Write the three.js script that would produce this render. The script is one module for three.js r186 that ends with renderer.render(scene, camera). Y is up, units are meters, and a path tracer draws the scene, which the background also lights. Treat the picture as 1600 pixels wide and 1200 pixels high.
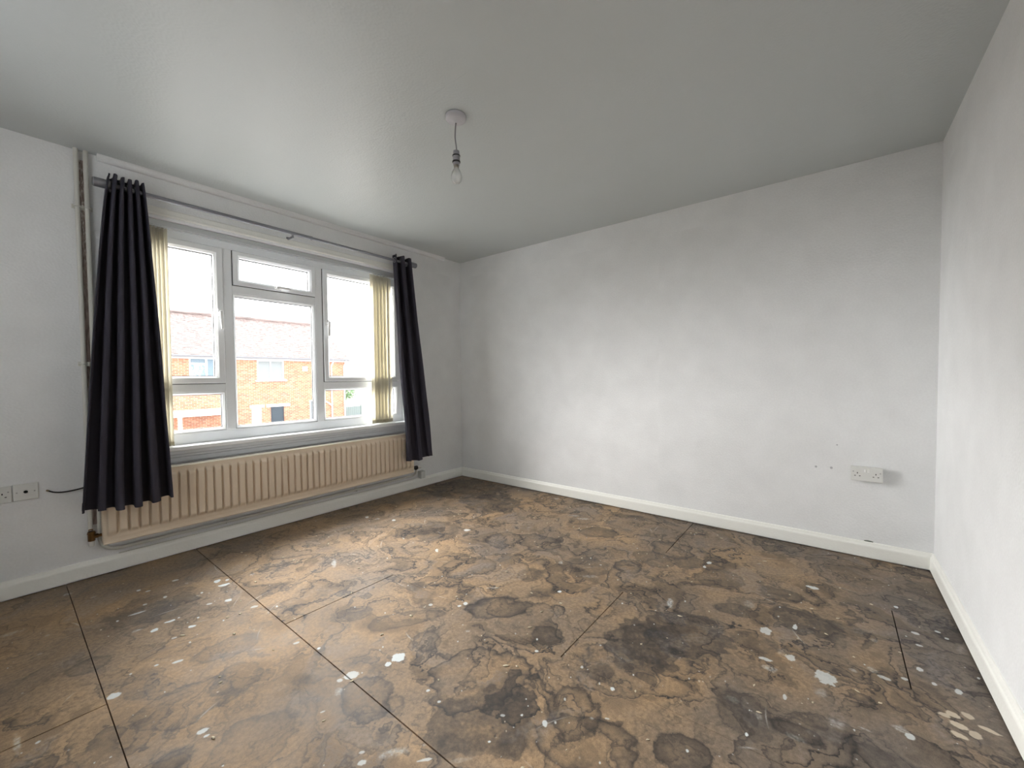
import * as THREE from 'three';
import { RoundedBoxGeometry } from 'three/addons/geometries/RoundedBoxGeometry.js';
import { mergeGeometries } from 'three/addons/utils/BufferGeometryUtils.js';
import { createNoise2D } from 'simplex-noise';

// ---------------------------------------------------------------- camera, sky, sun, exposure
const scene = new THREE.Scene();
const camera = new THREE.PerspectiveCamera(2 * Math.atan(600 / 635.35) * 180 / Math.PI, 1600 / 1200, 0.05, 300);
camera.position.set(3.3085, 1.1245, 3.2577);
camera.rotation.set(-0.03016, 0.66718, -0.008415, 'YXZ');
camera.setViewOffset(1600, 1200, -1.1, -7.5, 1600, 1200);

const SKY = 3.6;                                         // bright even overcast
scene.background = new THREE.Color().setRGB(0.975 * SKY, 0.99 * SKY, 1.01 * SKY);

// sun behind thin cloud, over the houses opposite: a very wide, soft source
const sun = new THREE.DirectionalLight(new THREE.Color().setRGB(1, 0.985, 0.965), 29);
sun.name = 'veiled_sun';
sun.position.set(-30, 19, 9);
sun.target.position.set(0, 1, 1.8);
sun.shadow.radius = 80 / 0.53;
sun.castShadow = true;
Object.assign(sun.shadow.camera, { left: -30, right: 30, top: 30, bottom: -30, near: 1, far: 120 });
sun.shadow.mapSize.set(4096, 4096);
scene.add(sun, sun.target);

const renderer = new THREE.WebGLRenderer({ antialias: true });
renderer.toneMapping = THREE.LinearToneMapping;
renderer.toneMappingExposure = 1.3;
renderer.shadowMap.enabled = true;
renderer.shadowMap.type = THREE.PCFSoftShadowMap;

// ---------------------------------------------------------------- helpers
function rng(seed) { let s = seed >>> 0; return () => { s = (s + 0x6d2b79f5) | 0; let t = Math.imul(s ^ (s >>> 15), 1 | s); t = (t + Math.imul(t ^ (t >>> 7), 61 | t)) ^ t; return ((t ^ (t >>> 14)) >>> 0) / 4294967296; }; }
const noiseA = createNoise2D(rng(11)), noiseB = createNoise2D(rng(23)), noiseC = createNoise2D(rng(37));
const clamp = (x, a = 0, b = 1) => Math.min(b, Math.max(a, x));
const smooth = (a, b, x) => { const t = clamp((x - a) / (b - a)); return t * t * (3 - 2 * t); };
const mix = (a, b, t) => a + (b - a) * t;
const fbm = (n, x, y, o = 4) => { let s = 0, a = 0.5; for (let i = 0; i < o; i++) { s += a * n(x, y); x = x * 2.03 + 7.1; y = y * 2.03 + 3.7; a *= 0.5; } return s; };

const taken = new Map();
function numbered(name) { const n = taken.get(name) ?? 0; taken.set(name, n + 1); return n ? name + '_' + String(n).padStart(3, '0') : name; }
function solid(o) { o.traverse((m) => { if (m.isMesh) { m.castShadow = true; m.receiveShadow = true; } }); return o; }
function part(name, geometry, material, parent) {
  const m = new THREE.Mesh(Array.isArray(geometry) ? join(geometry) : geometry, material);
  m.name = parent === scene ? numbered(name) : name; m.castShadow = m.receiveShadow = true;
  if (parent !== scene) { let k = 0; while (parent.children.some((c) => c.name === m.name)) m.name = name + '_' + String(++k).padStart(3, '0'); }
  parent.add(m); return m;
}
function join(list) {
  const l = list.map((g) => { const h = g.index ? g.toNonIndexed() : g; for (const k of Object.keys(h.attributes)) if (!['position', 'normal', 'uv'].includes(k)) h.deleteAttribute(k); return h; });
  return l.length === 1 ? l[0] : mergeGeometries(l);
}
function thing(name, label, category, at = [0, 0, 0], group) {
  const o = new THREE.Group(); o.name = numbered(name); o.position.set(...at);
  o.userData = { label, category }; if (group) o.userData.group = group;
  scene.add(o); return o;
}
function struct(name, label) { const o = new THREE.Group(); o.name = name; o.userData = { kind: 'structure', label }; scene.add(o); return o; }
// axis-aligned box from two corners, optionally rounded; uv in metres
function box(x0, x1, y0, y1, z0, z1, r = 0) {
  const w = x1 - x0, h = y1 - y0, d = z1 - z0;
  const g = r ? new RoundedBoxGeometry(w, h, d, 2, Math.min(r, w / 2.01, h / 2.01, d / 2.01)) : new THREE.BoxGeometry(w, h, d);
  g.translate((x0 + x1) / 2, (y0 + y1) / 2, (z0 + z1) / 2);
  return metres(g);
}
function metres(g) {                                     // box-mapped uv in metres
  const h = g.index ? g.toNonIndexed() : g, p = h.attributes.position, n = h.attributes.normal, uv = new Float32Array(p.count * 2);
  for (let i = 0; i < p.count; i++) {
    const ax = Math.abs(n.getX(i)), ay = Math.abs(n.getY(i)), az = Math.abs(n.getZ(i));
    if (ax >= ay && ax >= az) { uv[2 * i] = p.getZ(i); uv[2 * i + 1] = p.getY(i); } else if (ay >= az) { uv[2 * i] = p.getX(i); uv[2 * i + 1] = p.getZ(i); } else { uv[2 * i] = p.getX(i); uv[2 * i + 1] = p.getY(i); }
  }
  h.setAttribute('uv', new THREE.BufferAttribute(uv, 2)); return h;
}
const V = (x, y, z) => new THREE.Vector3(x, y, z);
function tube(points, r, seg = 40, round = 10, closed = false, tension = 0.5) {
  return new THREE.TubeGeometry(new THREE.CatmullRomCurve3(points.map((p) => V(...p)), closed, 'catmullrom', tension), seg, r, round, closed);
}
function rod(a, b, r, n = 16, r2 = r) {                  // capped cylinder between two points
  const A = V(...a), B = V(...b), d = B.clone().sub(A), g = new THREE.CylinderGeometry(r2, r, d.length(), n);
  g.applyQuaternion(new THREE.Quaternion().setFromUnitVectors(V(0, 1, 0), d.normalize())).translate(...A.add(B).multiplyScalar(0.5).toArray());
  return g;
}
function lathe(profile, at, n = 32) { return new THREE.LatheGeometry(profile.map((p) => new THREE.Vector2(...p)), n).translate(...at); }
// profile [(out, up)] swept along one axis: along z for a wall at x, along x for a wall at z
function moulding(profile, length, place) {
  const s = new THREE.Shape(profile.map((p) => new THREE.Vector2(...p)));
  return metres(new THREE.ExtrudeGeometry(s, { depth: length, bevelEnabled: false }).applyMatrix4(place));
}
const ALONG_Z = (x, y, z0) => new THREE.Matrix4().makeTranslation(x, y, z0);                                                    // profile out = +x
const ALONG_X = (x0, y, z) => new THREE.Matrix4().makeBasis(V(0, 0, 1), V(0, 1, 0), V(-1, 0, 0)).setPosition(x0, y, z);         // out = +z, runs to -x
const ALONG_RIGHT = (x, y, z1) => new THREE.Matrix4().makeBasis(V(-1, 0, 0), V(0, 1, 0), V(0, 0, -1)).setPosition(x, y, z1);    // out = -x, runs to -z

function texture(w, h, fill, { srgb = false, repeat } = {}) {
  const d = new Uint8Array(w * h * 4), c = [0, 0, 0];
  for (let y = 0; y < h; y++) for (let x = 0; x < w; x++) { fill(x, y, c); const i = (y * w + x) * 4; d[i] = clamp(c[0], 0, 255); d[i + 1] = clamp(c[1], 0, 255); d[i + 2] = clamp(c[2], 0, 255); d[i + 3] = 255; }
  const t = new THREE.DataTexture(d, w, h); t.magFilter = THREE.LinearFilter; t.minFilter = THREE.LinearMipmapLinearFilter; t.generateMipmaps = true;
  t.wrapS = t.wrapT = THREE.RepeatWrapping; if (srgb) t.colorSpace = THREE.SRGBColorSpace; if (repeat) t.repeat.set(...repeat); t.needsUpdate = true; return t;
}
const mat = (hex, rough = 0.6, more = {}) => new THREE.MeshStandardMaterial({ color: hex, roughness: rough, ...more });

// ---------------------------------------------------------------- measures
const W = 3.77, H = 2.4, D = 4.0;                        // room: x 0..W, z 0..D, window wall at x = 0
const OPEN = { z0: 0.74, z1: 2.815, y0: 0.665, y1: 2.15 }; // window opening
const GROUND = -2.73;                                    // the flat is one floor up

// ---------------------------------------------------------------- materials
const plasterBump = texture(1024, 1024, (x, y, c) => { const v = 128 + 70 * fbm(noiseA, x / 90, y / 90, 4) + 30 * noiseB(x / 9, y / 9); c[0] = c[1] = c[2] = v; }, { repeat: [0.5, 0.5] });
const wallTone = texture(1024, 1024, (x, y, c) => { const f = 1 + 0.022 * fbm(noiseB, x / 160, y / 160, 4) + 0.008 * noiseC(x / 7, y / 7); c[0] = 230 * f; c[1] = 231 * f; c[2] = 231 * f; }, { srgb: true, repeat: [0.45, 0.45] });
const wallPaint = new THREE.MeshStandardMaterial({ map: wallTone, roughness: 0.72, bumpMap: plasterBump, bumpScale: 0.0022 });
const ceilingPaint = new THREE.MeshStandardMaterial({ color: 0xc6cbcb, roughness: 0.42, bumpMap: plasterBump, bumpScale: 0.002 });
const glossWhite = mat(0xf0f0ea, 0.38, { bumpMap: plasterBump, bumpScale: 0.0015 });
const pvc = mat(0xf2f5f7, 0.3);
const pvcGrey = mat(0xcfd3d8, 0.45);
const gasket = mat(0x1c1e22, 0.6);
const glass = new THREE.MeshPhysicalMaterial({ color: 0xffffff, roughness: 0.0, transmission: 1, thickness: 0, ior: 1.45 });
const SPLATS = [
  [0.43,2.67,0.019,0.013,0.8], [0.16,3.06,0.021,0.02,0.6], [0.31,2.98,0.016,0.016,0.5], [0.41,2.82,0.01,0.013,0.9], [0.46,2.79,0.015,0.009,0.8], [0.61,2.75,0.009,0.014,0.8],
  [0.62,2.83,0.011,0.011,0.8], [0.52,2.64,0.012,0.012,0.5], [0.63,2.53,0.02,0.022,1], [0.71,2.52,0.031,0.018,1], [0.66,2.49,0.011,0.013,0.9], [0.91,2.56,0.02,0.018,0.9],
  [1.08,2.5,0.02,0.014,0.7], [0.73,2.64,0.011,0.008,0.6], [0.87,2.63,0.013,0.01,0.7], [0.71,2.62,0.007,0.011,0.9], [0.9,2.79,0.025,0.011,1], [0.93,2.85,0.017,0.017,1],
  [0.87,2.9,0.025,0.014,0.6], [1.03,2.74,0.018,0.013,1], [0.97,2.7,0.006,0.009,0.9], [0.69,2.87,0.044,0.01,0.8], [0.6,3.15,0.014,0.014,0.5], [0.76,3.18,0.013,0.013,0.4],
  [0.45,3.25,0.056,0.025,0.35], [1.27,2.84,0.021,0.01,0.9], [1.23,2.9,0.008,0.007,0.9], [1.07,2.81,0.013,0.008,0.7], [1.31,3.03,0.025,0.02,0.9], [1.74,2.88,0.019,0.013,0.9],
  [1.77,2.88,0.009,0.006,0.9], [0.94,2.02,0.02,0.079,0.8], [1.64,2.46,0.008,0.009,1], [1.53,2.5,0.014,0.008,0.8], [1.34,3.25,0.011,0.076,0.6], [1.38,3.21,0.007,0.007,0.8],
  [1.88,2.5,0.013,0.013,0.8], [1.93,2.53,0.016,0.027,0.6], [1.97,2.61,0.01,0.004,0.8], [0.7,2.38,0.018,0.013,0.6], [1.95,2.29,0.032,0.03,1], [1.95,2.34,0.016,0.017,1],
  [1.89,2.46,0.031,0.024,0.85], [1.93,2.53,0.017,0.03,0.6], [2.29,2.55,0.066,0.02,0.55], [2.38,2.51,0.029,0.006,0.8], [2.46,2.45,0.044,0.011,0.35], [2.21,2.61,0.01,0.007,0.7],
  [2.24,2.63,0.016,0.012,0.8], [2.34,2.48,0.007,0.005,0.6], [2.03,1.18,0.019,0.029,0.6], [2.2,1.47,0.012,0.014,1], [2.37,1.92,0.009,0.009,0.9], [2.05,2.0,0.013,0.012,0.6],
  [1.76,1.96,0.012,0.013,0.7], [1.89,1.85,0.015,0.017,0.9], [1.88,1.88,0.011,0.011,0.9], [1.9,1.65,0.052,0.01,0.6], [2.25,1.23,0.069,0.025,0.4], [2.59,2.19,0.011,0.016,0.9],
  [2.7,2.08,0.012,0.01,0.6], [2.51,2.21,0.006,0.006,0.9], [2.49,2.35,0.006,0.005,1], [2.46,2.25,0.011,0.007,0.7], [2.7,1.92,0.011,0.011,1], [2.74,2.05,0.009,0.004,0.7],
  [1.69,0.41,0.063,0.017,0.6], [1.78,0.43,0.065,0.023,0.6], [1.33,0.11,0.04,0.03,0.6], [1.21,1.15,0.027,0.024,0.8], [1.3,1.52,0.013,0.034,0.8], [0.6,1.35,0.019,0.023,0.8],
  [0.47,1.41,0.027,0.024,0.6], [0.37,1.44,0.016,0.025,0.8], [2.18,2.33,0.009,0.008,0.9], [2.25,2.34,0.007,0.006,0.8], [2.56,1.89,0.008,0.01,0.8], [2.69,1.23,0.021,0.064,0.9],
  [3.24,0.63,0.035,0.021,0.9], [3.0,1.01,0.035,0.053,0.35], [3.09,1.2,0.027,0.033,0.8], [3.19,1.09,0.011,0.028,0.9], [3.19,1.34,0.021,0.023,0.8], [3.16,1.32,0.025,0.034,0.3],
  [3.11,1.41,0.03,0.013,0.8], [3.13,1.46,0.035,0.027,0.65], [3.3,1.39,0.039,0.048,0.8], [3.29,1.49,0.025,0.035,0.4], [3.38,1.28,0.018,0.015,0.5], [3.44,1.23,0.02,0.027,0.5],
  [3.47,1.26,0.023,0.014,0.7], [3.19,1.59,0.007,0.016,0.8], [3.13,1.74,0.014,0.02,0.5], [3.33,1.62,0.032,0.03,0.4], [3.49,1.52,0.03,0.022,0.6], [3.51,1.54,0.018,0.016,0.85],
  [3.4,1.59,0.03,0.005,0.5], [3.11,1.84,0.006,0.01,1], [2.98,2.01,0.006,0.007,1], [3.23,1.76,0.037,0.016,0.4], [3.05,1.71,0.03,0.023,0.3], [3.46,1.0,0.018,0.021,0.4],
  [3.53,1.22,0.013,0.012,0.8], [3.58,1.12,0.012,0.016,0.8], [3.6,0.83,0.016,0.012,0.8], [3.68,0.76,0.013,0.01,0.8], [3.6,0.93,0.014,0.009,0.8], [3.61,1.19,0.008,0.013,0.8],
  [3.67,1.19,0.012,0.019,0.8], [3.7,0.8,0.009,0.011,0.8], [3.56,0.61,0.01,0.014,0.9], [2.74,0.65,0.016,0.024,0.9], [2.73,0.72,0.011,0.016,0.9], [3.73,0.87,0.019,0.051,0.25]];
const CREAM = [
  [3.61,1.36,0.021,0.012,0.9], [3.63,1.34,0.022,0.019,0.9], [3.67,1.32,0.02,0.017,0.8], [3.64,1.39,0.03,0.018,0.9], [3.63,1.44,0.022,0.015,0.9], [3.67,1.41,0.016,0.023,0.8],
  [3.71,1.36,0.027,0.012,0.9]];
const STAINS = [
  [1.76,2.58,0.035,0.031,0.5,0.2], [1.2,2.2,0.048,0.051,0.35,0.1], [1.33,2.6,0.032,0.033,0.4,0.1], [1.56,2.87,0.134,0.114,0.02,0.5], [1.56,2.73,0.076,0.083,0.03,0.45], [1.91,2.8,0.112,0.102,0.03,0.5],
  [1.79,2.97,0.047,0.037,0.2,0.6], [1.31,2.96,0.05,0.09,0.12,0.3], [1.55,2.99,0.074,0.07,0.06,0.25], [1.33,2.7,0.113,0.069,0.1,0.4], [0.69,2.8,0.168,0.159,0.3,0.3], [1.02,3.06,0.062,0.055,0.1,0.4],
  [2.28,2.17,0.189,0.157,0.02,0.95], [2.43,2.3,0.18,0.134,0.75,0.5], [2.4,2.44,0.052,0.05,0.5,0.1], [2.56,2.29,0.068,0.051,0.55,0.1], [2.03,2.48,0.093,0.104,0.05,0.8], [2.14,2.45,0.037,0.043,0.02,0.4],
  [1.56,1.89,0.053,0.053,0.7,0.3], [1.52,2.24,0.089,0.061,0.5,0.4], [1.73,1.97,0.036,0.045,0.5,0.2], [2.35,1.81,0.064,0.071,0.5,0.7], [2.63,1.87,0.048,0.047,0.7,0.5], [2.37,0.99,0.086,0.077,0.2,0.8],
  [1.97,1.41,0.072,0.075,0.5,0.4], [2.03,1.78,0.15,0.08,0.15,0.9], [2.69,1.63,0.122,0.213,0.75,0.6], [2.64,2.09,0.09,0.102,0.1,0.7], [2.56,2.11,0.025,0.063,0.4,0.5], [2.21,2.54,0.02,0.024,0.7,0.3],
  [1.75,2.13,0.171,0.059,0.1,0.5], [1.62,1.56,0.16,0.125,0.1,0.6], [1.54,1.12,0.119,0.127,0.1,0.8], [1.04,1.28,0.145,0.197,0.45,0.3], [2.17,1.14,0.13,0.126,0.5,0.3], [1.96,2.15,0.058,0.066,0.03,0.5],
  [0.93,0.56,0.263,0.283,0.75,0.2], [2.73,2.17,0.161,0.093,0.0,0.8], [1.93,1.79,0.049,0.045,0.6,0.2], [1.84,1.8,0.051,0.042,0.5,0.2], [2.13,1.55,0.064,0.048,0.6,0.2], [2.44,2.11,0.071,0.07,0.1,0.6],
  [1.77,1.01,0.149,0.123,0.2,0.7], [1.99,0.62,0.123,0.094,0.3,0.7], [0.42,0.35,0.398,0.367,0.6,0.1], [1.94,2.37,0.038,0.034,0.55,0.2], [1.84,2.4,0.049,0.036,0.35,0.2], [2.5,0.6,0.123,0.132,0.05,0.8],
  [3.1,0.81,0.097,0.071,0.5,0.5], [3.22,1.01,0.14,0.102,0.75,0.5], [2.83,1.43,0.156,0.162,0.65,0.6], [2.83,0.82,0.131,0.119,0.5,0.4], [3.23,1.73,0.071,0.036,0.15,0.8], [2.97,2.03,0.078,0.067,0.5,0.8],
  [3.09,1.75,0.08,0.1,0.4,0.4], [3.37,0.97,0.084,0.048,0.55,0.3], [2.73,1.58,0.121,0.147,0.6,0.6], [3.7,0.31,0.074,0.1,0.3,0.2], [3.07,1.32,0.09,0.071,0.35,0.4], [2.63,0.71,0.087,0.083,0.55,0.3],
  [2.46,0.8,0.117,0.104,0.3,0.5], [3.41,1.69,0.141,0.041,0.4,0.3], [2.96,1.1,0.08,0.055,0.45,0.5]];

// ---------------------------------------------------------------- floor texture (stains, rings, paint), in metres over the whole floor
const FS = 2048, FX = 3.8, FZ = 4.02;
const dark = new Float32Array(FS * FS), white = new Float32Array(FS * FS), cream = new Float32Array(FS * FS), smear = new Float32Array(FS * FS);
function around(x, z, reach, f) {                        // every texel within reach of (x, z)
  const a = Math.max(0, Math.floor((x - reach) / FX * FS)), b = Math.min(FS - 1, Math.ceil((x + reach) / FX * FS)), c = Math.max(0, Math.floor((z - reach) / FZ * FS)), d = Math.min(FS - 1, Math.ceil((z + reach) / FZ * FS));
  for (let j = c; j <= d; j++) for (let i = a; i <= b; i++) f((i + 0.5) / FS * FX, (j + 0.5) / FS * FZ, j * FS + i);
}
function frameOf(x, z) { const rx = x - camera.position.x, rz = z - camera.position.z, l = Math.hypot(rx, rz); return [-rz / l, rx / l, rx / l, rz / l]; }
const fixedStain = (s) => {                              // x, z, half width across, half length, fill, edge
  const [cx, cz, ra, rb, fill, edge] = s, [tx, tz, ux, uz] = frameOf(cx, cz), big = Math.max(ra, rb);
  around(cx, cz, big * 1.7 + 0.04, (x, z, i) => {
    const dx = x - cx, dz = z - cz, a = (dx * tx + dz * tz) / ra, b = (dx * ux + dz * uz) / rb;
    let r = Math.hypot(a, b) + (0.2 * noiseA(x * 5 + cx * 9, z * 5) + 0.11 * noiseB(x * 15, z * 15)) * Math.min(1, big * 6 + 0.3) + (0.005 * noiseC(x * 37, z * 37) + 0.003 * noiseA(x * 120, z * 120)) / big;
    const d = (1 - r) * Math.min(ra, rb);                // metres inside the edge
    const rim = d > 0 ? Math.exp(-d / 0.012) * 0.8 + Math.exp(-d / 0.05) * 0.2 : Math.exp(d / 0.0035);
    const broken = clamp(0.95 + 0.5 * noiseB(x * 7 + 3, z * 7));
    const inside = smooth(-0.004, 0.02, d) * clamp(0.7 + 0.5 * fbm(noiseC, x * 9, z * 9, 3) + 0.3 * fbm(noiseB, x * 40, z * 40, 2));
    dark[i] = 1 - (1 - dark[i]) * (1 - 0.95 * edge * rim * broken) * (1 - 0.72 * fill * inside);
  });
};
const fixedSplat = (s, layer, soft = false) => {         // x, z, half width across, half length, strength
  const [cx, cz, ra, rb, k] = [s[0], s[1], s[2] * 0.86, s[3] * 0.86, s[4]], [tx, tz, ux, uz] = frameOf(cx, cz), pale = k < 0.66 || Math.max(ra, rb) > 0.05;
  around(cx, cz, Math.max(ra, rb) * 1.5 + 0.01, (x, z, i) => {
    const dx = x - cx, dz = z - cz, a = (dx * tx + dz * tz) / ra, b = (dx * ux + dz * uz) / rb;
    const r = Math.hypot(a, b) + 0.22 * noiseA(x * 28 + cx * 50, z * 28) + 0.1 * noiseB(x * 90, z * 90);
    let v = k * smooth(1.05, pale ? 0.45 : 0.85, r);
    if (pale) v *= clamp(0.65 + 0.75 * fbm(noiseC, x * 60, z * 60, 3));
    layer[i] = Math.max(layer[i], v);
  });
};
STAINS.forEach(fixedStain); SPLATS.forEach((s) => fixedSplat(s, white)); CREAM.forEach((s) => fixedSplat(s, cream));
{ // scattered flecks of emulsion
  const R = rng(77);
  for (let k = 0; k < 1700; k++) {
    const x = R() * W, z = R() * 3.6, near = fbm(noiseA, x * 1.3 + 5, z * 1.3, 2); if (R() > 0.55 + near) continue;
    const a = 0.0018 + 0.0045 * R() * R(), b = a * (0.7 + 1.3 * R());
    fixedSplat([x, z, a, b, 0.45 + 0.5 * R()], R() < 0.2 ? cream : white);
  }
  for (let k = 0; k < 60; k++) {                         // thin drips and brush strokes
    const x = 0.3 + R() * 3.4, z = R() * 3.2, t = R() * 3.14, l = 0.02 + 0.07 * R(), w = 0.0013 + 0.0016 * R();
    around(x, z, l, (px, pz, i) => { const u = (px - x) * Math.cos(t) + (pz - z) * Math.sin(t), v = -(px - x) * Math.sin(t) + (pz - z) * Math.cos(t) + 0.1 * u * u / l; if (Math.abs(u) < l) white[i] = Math.max(white[i], 0.5 * smooth(w * 1.6, w * 0.5, Math.abs(v)) * (1 - Math.abs(u) / l)); });
  }
}
const floorRough = new Uint8Array(FS * FS * 4), floorColor = new Uint8Array(FS * FS * 4);
for (let j = 0; j < FS; j++) for (let i = 0; i < FS; i++) {
  const x = (i + 0.5) / FS * FX, z = (j + 0.5) / FS * FZ, k = j * FS + i, o = k * 4;
  const wx = x + 0.10 * noiseA(x * 2.3, z * 2.3) + 0.035 * noiseB(x * 9, z * 9) + 0.011 * noiseC(x * 34, z * 34) + 0.004 * noiseA(x * 90, z * 90), wz = z + 0.10 * noiseA(x * 2.3 + 40, z * 2.3) + 0.035 * noiseB(x * 9 + 40, z * 9) + 0.011 * noiseC(x * 34 + 9, z * 34) + 0.004 * noiseA(x * 90 + 9, z * 90);
  const zone = clamp(0.55 + 0.5 * smooth(3.2, 1.6, z) + 0.35 * noiseC(x * 0.9 + 2, z * 0.9) - 0.35 * smooth(0.9, 0.2, x));
  let lines = 0, blot = 0;                               // tide marks: level lines of slow noise, dark outside the level, fading inwards
  for (const [n, f, t, s] of [[noiseB, 1.5, 0.18, 1], [noiseC, 2.3, 0.3, 0.85], [noiseA, 3.6, 0.42, 0.75], [noiseB, 2.9, -0.35, 0.75], [noiseC, 5.2, 0.5, 0.6], [noiseA, 1.2, -0.2, 0.7]]) {
    const v = (n(wx * f + t * 31, wz * f) - t) / (2 * f);
    const rim = v > 0 ? 0.8 * Math.exp(-v / 0.011) + 0.2 * Math.exp(-v / 0.04) : Math.exp(v / 0.0035);
    lines = Math.max(lines, s * rim * clamp(0.45 + 1.0 * noiseA(wx * 2.7 + f, wz * 2.7)));
    if (v > 0) blot += 0.06 * s;
  }
  const wear = fbm(noiseA, x * 1.1 + 9, z * 1.1 + 3, 4), patch = fbm(noiseC, wx * 2.6 + 5, wz * 2.6, 4), fine = fbm(noiseB, x * 42, z * 42, 3), grain = noiseC(x * 260, z * 260);
  const tan = clamp(0.55 + 0.75 * wear + 0.35 * patch + 0.25 * smooth(1.6, 0.2, Math.hypot((x - 2.0) / 1.5, (z - 2.2) / 1.6)) - 0.35 * smooth(2.7, 3.7, x));
  let r = mix(119, 170, tan), g = mix(108, 141, tan), b = mix(98, 107, tan);
  const speck = 1 + 0.17 * fine + 0.09 * grain - 0.10 * smooth(0.45, 0.8, noiseB(x * 110, z * 110));
  let dk = clamp(dark[k] + (1 - dark[k]) * (1.1 * lines * zone + 0.5 * blot * zone + 0.3 * smooth(0.1, 0.5, patch) * zone * (1 + fine)));
  const dr = mix(31, 46, 0.5 + 0.5 * wear), dg = dr * 0.93, db = dr * 0.9;
  r = mix(r, dr, dk) * speck; g = mix(g, dg, dk) * speck; b = mix(b, db, dk) * speck;
  const bloom = 0.3 * smooth(0.2, 0.55, fbm(noiseB, wx * 2.4 + 20, wz * 2.4 + 8, 4)) * (0.7 + fine);      // chalky bluish bloom
  r = mix(r, 142, bloom); g = mix(g, 138, bloom); b = mix(b, 140, bloom);
  const w = white[k], q = cream[k];
  r = mix(r, 214, w); g = mix(g, 220, w); b = mix(b, 220, w); r = mix(r, 205, q); g = mix(g, 192, q); b = mix(b, 170, q);
  floorColor[o] = clamp(r, 0, 255); floorColor[o + 1] = clamp(g, 0, 255); floorColor[o + 2] = clamp(b, 0, 255); floorColor[o + 3] = 255;
  const ro = 255 * clamp(0.72 + 0.1 * fine + 0.12 * patch - 0.08 * dk - 0.05 * w, 0.5, 0.95); floorRough[o] = floorRough[o + 1] = floorRough[o + 2] = ro; floorRough[o + 3] = 255;
}
function dataTexture(d, srgb) { const t = new THREE.DataTexture(d, FS, FS); t.magFilter = THREE.LinearFilter; t.minFilter = THREE.LinearMipmapLinearFilter; t.generateMipmaps = true; if (srgb) t.colorSpace = THREE.SRGBColorSpace; t.needsUpdate = true; return t; }
const floorGrain = texture(1024, 1024, (x, y, c) => { c[0] = c[1] = c[2] = 128 + 60 * fbm(noiseB, x / 40, y / 40, 4) + 40 * noiseC(x / 4, y / 4); }, { repeat: [1, 1] });
const boardMaterial = new THREE.MeshStandardMaterial({ map: dataTexture(floorColor, true), roughnessMap: dataTexture(floorRough, false), roughness: 1, bumpMap: floorGrain, bumpScale: 0.0012 });

// ---------------------------------------------------------------- room shell
const floor = struct('floor', 'stained hardboard sheets laid in rows, splashed with paint');
part('subfloor', box(-0.02, W + 0.02, -0.2, -0.018, -0.02, D + 0.02), mat(0x120f0c, 0.95), floor);
{
  // rows of sheets run along x; [z0, z1, cross joints]; gap half-widths differ from joint to joint
  const rows = [[0, 0.661, [2.489]], [0.661, 1.274, [3.541]], [1.274, 1.89, [0.07, 2.465]], [1.89, 2.472, [1.352]], [2.472, 3.052, [2.62]], [3.052, 3.65, [1.342]], [3.65, D, [2.4]]];
  const gapAt = { 0.661: 0.0003, 1.274: 0.0003, 1.89: 0.0007, 2.472: 0.0021, 3.052: 0.0015, 3.65: 0.002 };
  const R = rng(5);
  rows.forEach(([z0, z1, cuts], n) => {
    const xs = [0, ...cuts, W];
    for (let k = 0; k + 1 < xs.length; k++) {
      const ga = gapAt[z0] ?? 0, gb = gapAt[z1] ?? 0, a = xs[k] + (k ? 0.002 : 0), b = xs[k + 1] - (k + 2 < xs.length ? 0.002 : 0), lift = (n === 3 && k === 0 ? 0.0006 : 0.0004 * R());
      const g = box(a, b, -0.018, lift, z0 + ga, z1 - gb, 0.0006), p = g.attributes.position, uv = g.attributes.uv;
      for (let i = 0; i < p.count; i++) uv.setXY(i, p.getX(i) / FX, p.getZ(i) / FZ);
      part('board', g, boardMaterial, floor);
    }
  });
}
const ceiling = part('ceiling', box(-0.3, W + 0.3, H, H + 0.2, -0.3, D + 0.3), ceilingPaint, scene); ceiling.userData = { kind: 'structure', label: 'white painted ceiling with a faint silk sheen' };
{
  const s = new THREE.Shape([[-0.3, -0.2], [D + 0.3, -0.2], [D + 0.3, H], [-0.3, H]].map((p) => new THREE.Vector2(...p)));
  s.holes.push(new THREE.Path([[OPEN.z0, OPEN.y0], [OPEN.z1, OPEN.y0], [OPEN.z1, OPEN.y1], [OPEN.z0, OPEN.y1]].map((p) => new THREE.Vector2(...p))));
  const g = metres(new THREE.ExtrudeGeometry(s, { depth: 0.3, bevelEnabled: false }).applyMatrix4(new THREE.Matrix4().makeBasis(V(0, 0, 1), V(0, 1, 0), V(-1, 0, 0))));
  const w = part('wall_left', g, wallPaint, scene); w.userData = { kind: 'structure', label: 'white painted window wall' };
  // bare strip never painted between the two heating pipes
  const bare = texture(64, 1024, (x, y, c) => { const n = fbm(noiseA, x / 14, y / 46, 4), p = smooth(0.12, 0.3, fbm(noiseB, x / 20 + 9, y / 26, 3)) * smooth(500, 900, y); c[0] = mix(158 + 60 * n, 212, p); c[1] = mix(143 + 56 * n, 209, p); c[2] = mix(135 + 54 * n, 203, p); }, { srgb: true });
  const bg = new THREE.BoxGeometry(0.0016, 2.05, 0.030).translate(0.0008, 1.325, 2.9335);
  part('bare_plaster', bg, new THREE.MeshStandardMaterial({ map: bare, roughness: 0.95 }), w).userData.label = 'unpainted brown strip between the pipes';
}
for (const [name, label, b] of [['wall_back', 'white painted wall facing the camera', [-0.3, W + 0.3, -0.2, H, -0.3, 0]], ['wall_right', 'white painted wall at the right', [W, W + 0.3, -0.2, H, -0.3, D + 0.3]]]) {
  part(name, box(...b), wallPaint, scene).userData = { kind: 'structure', label };
}
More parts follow.
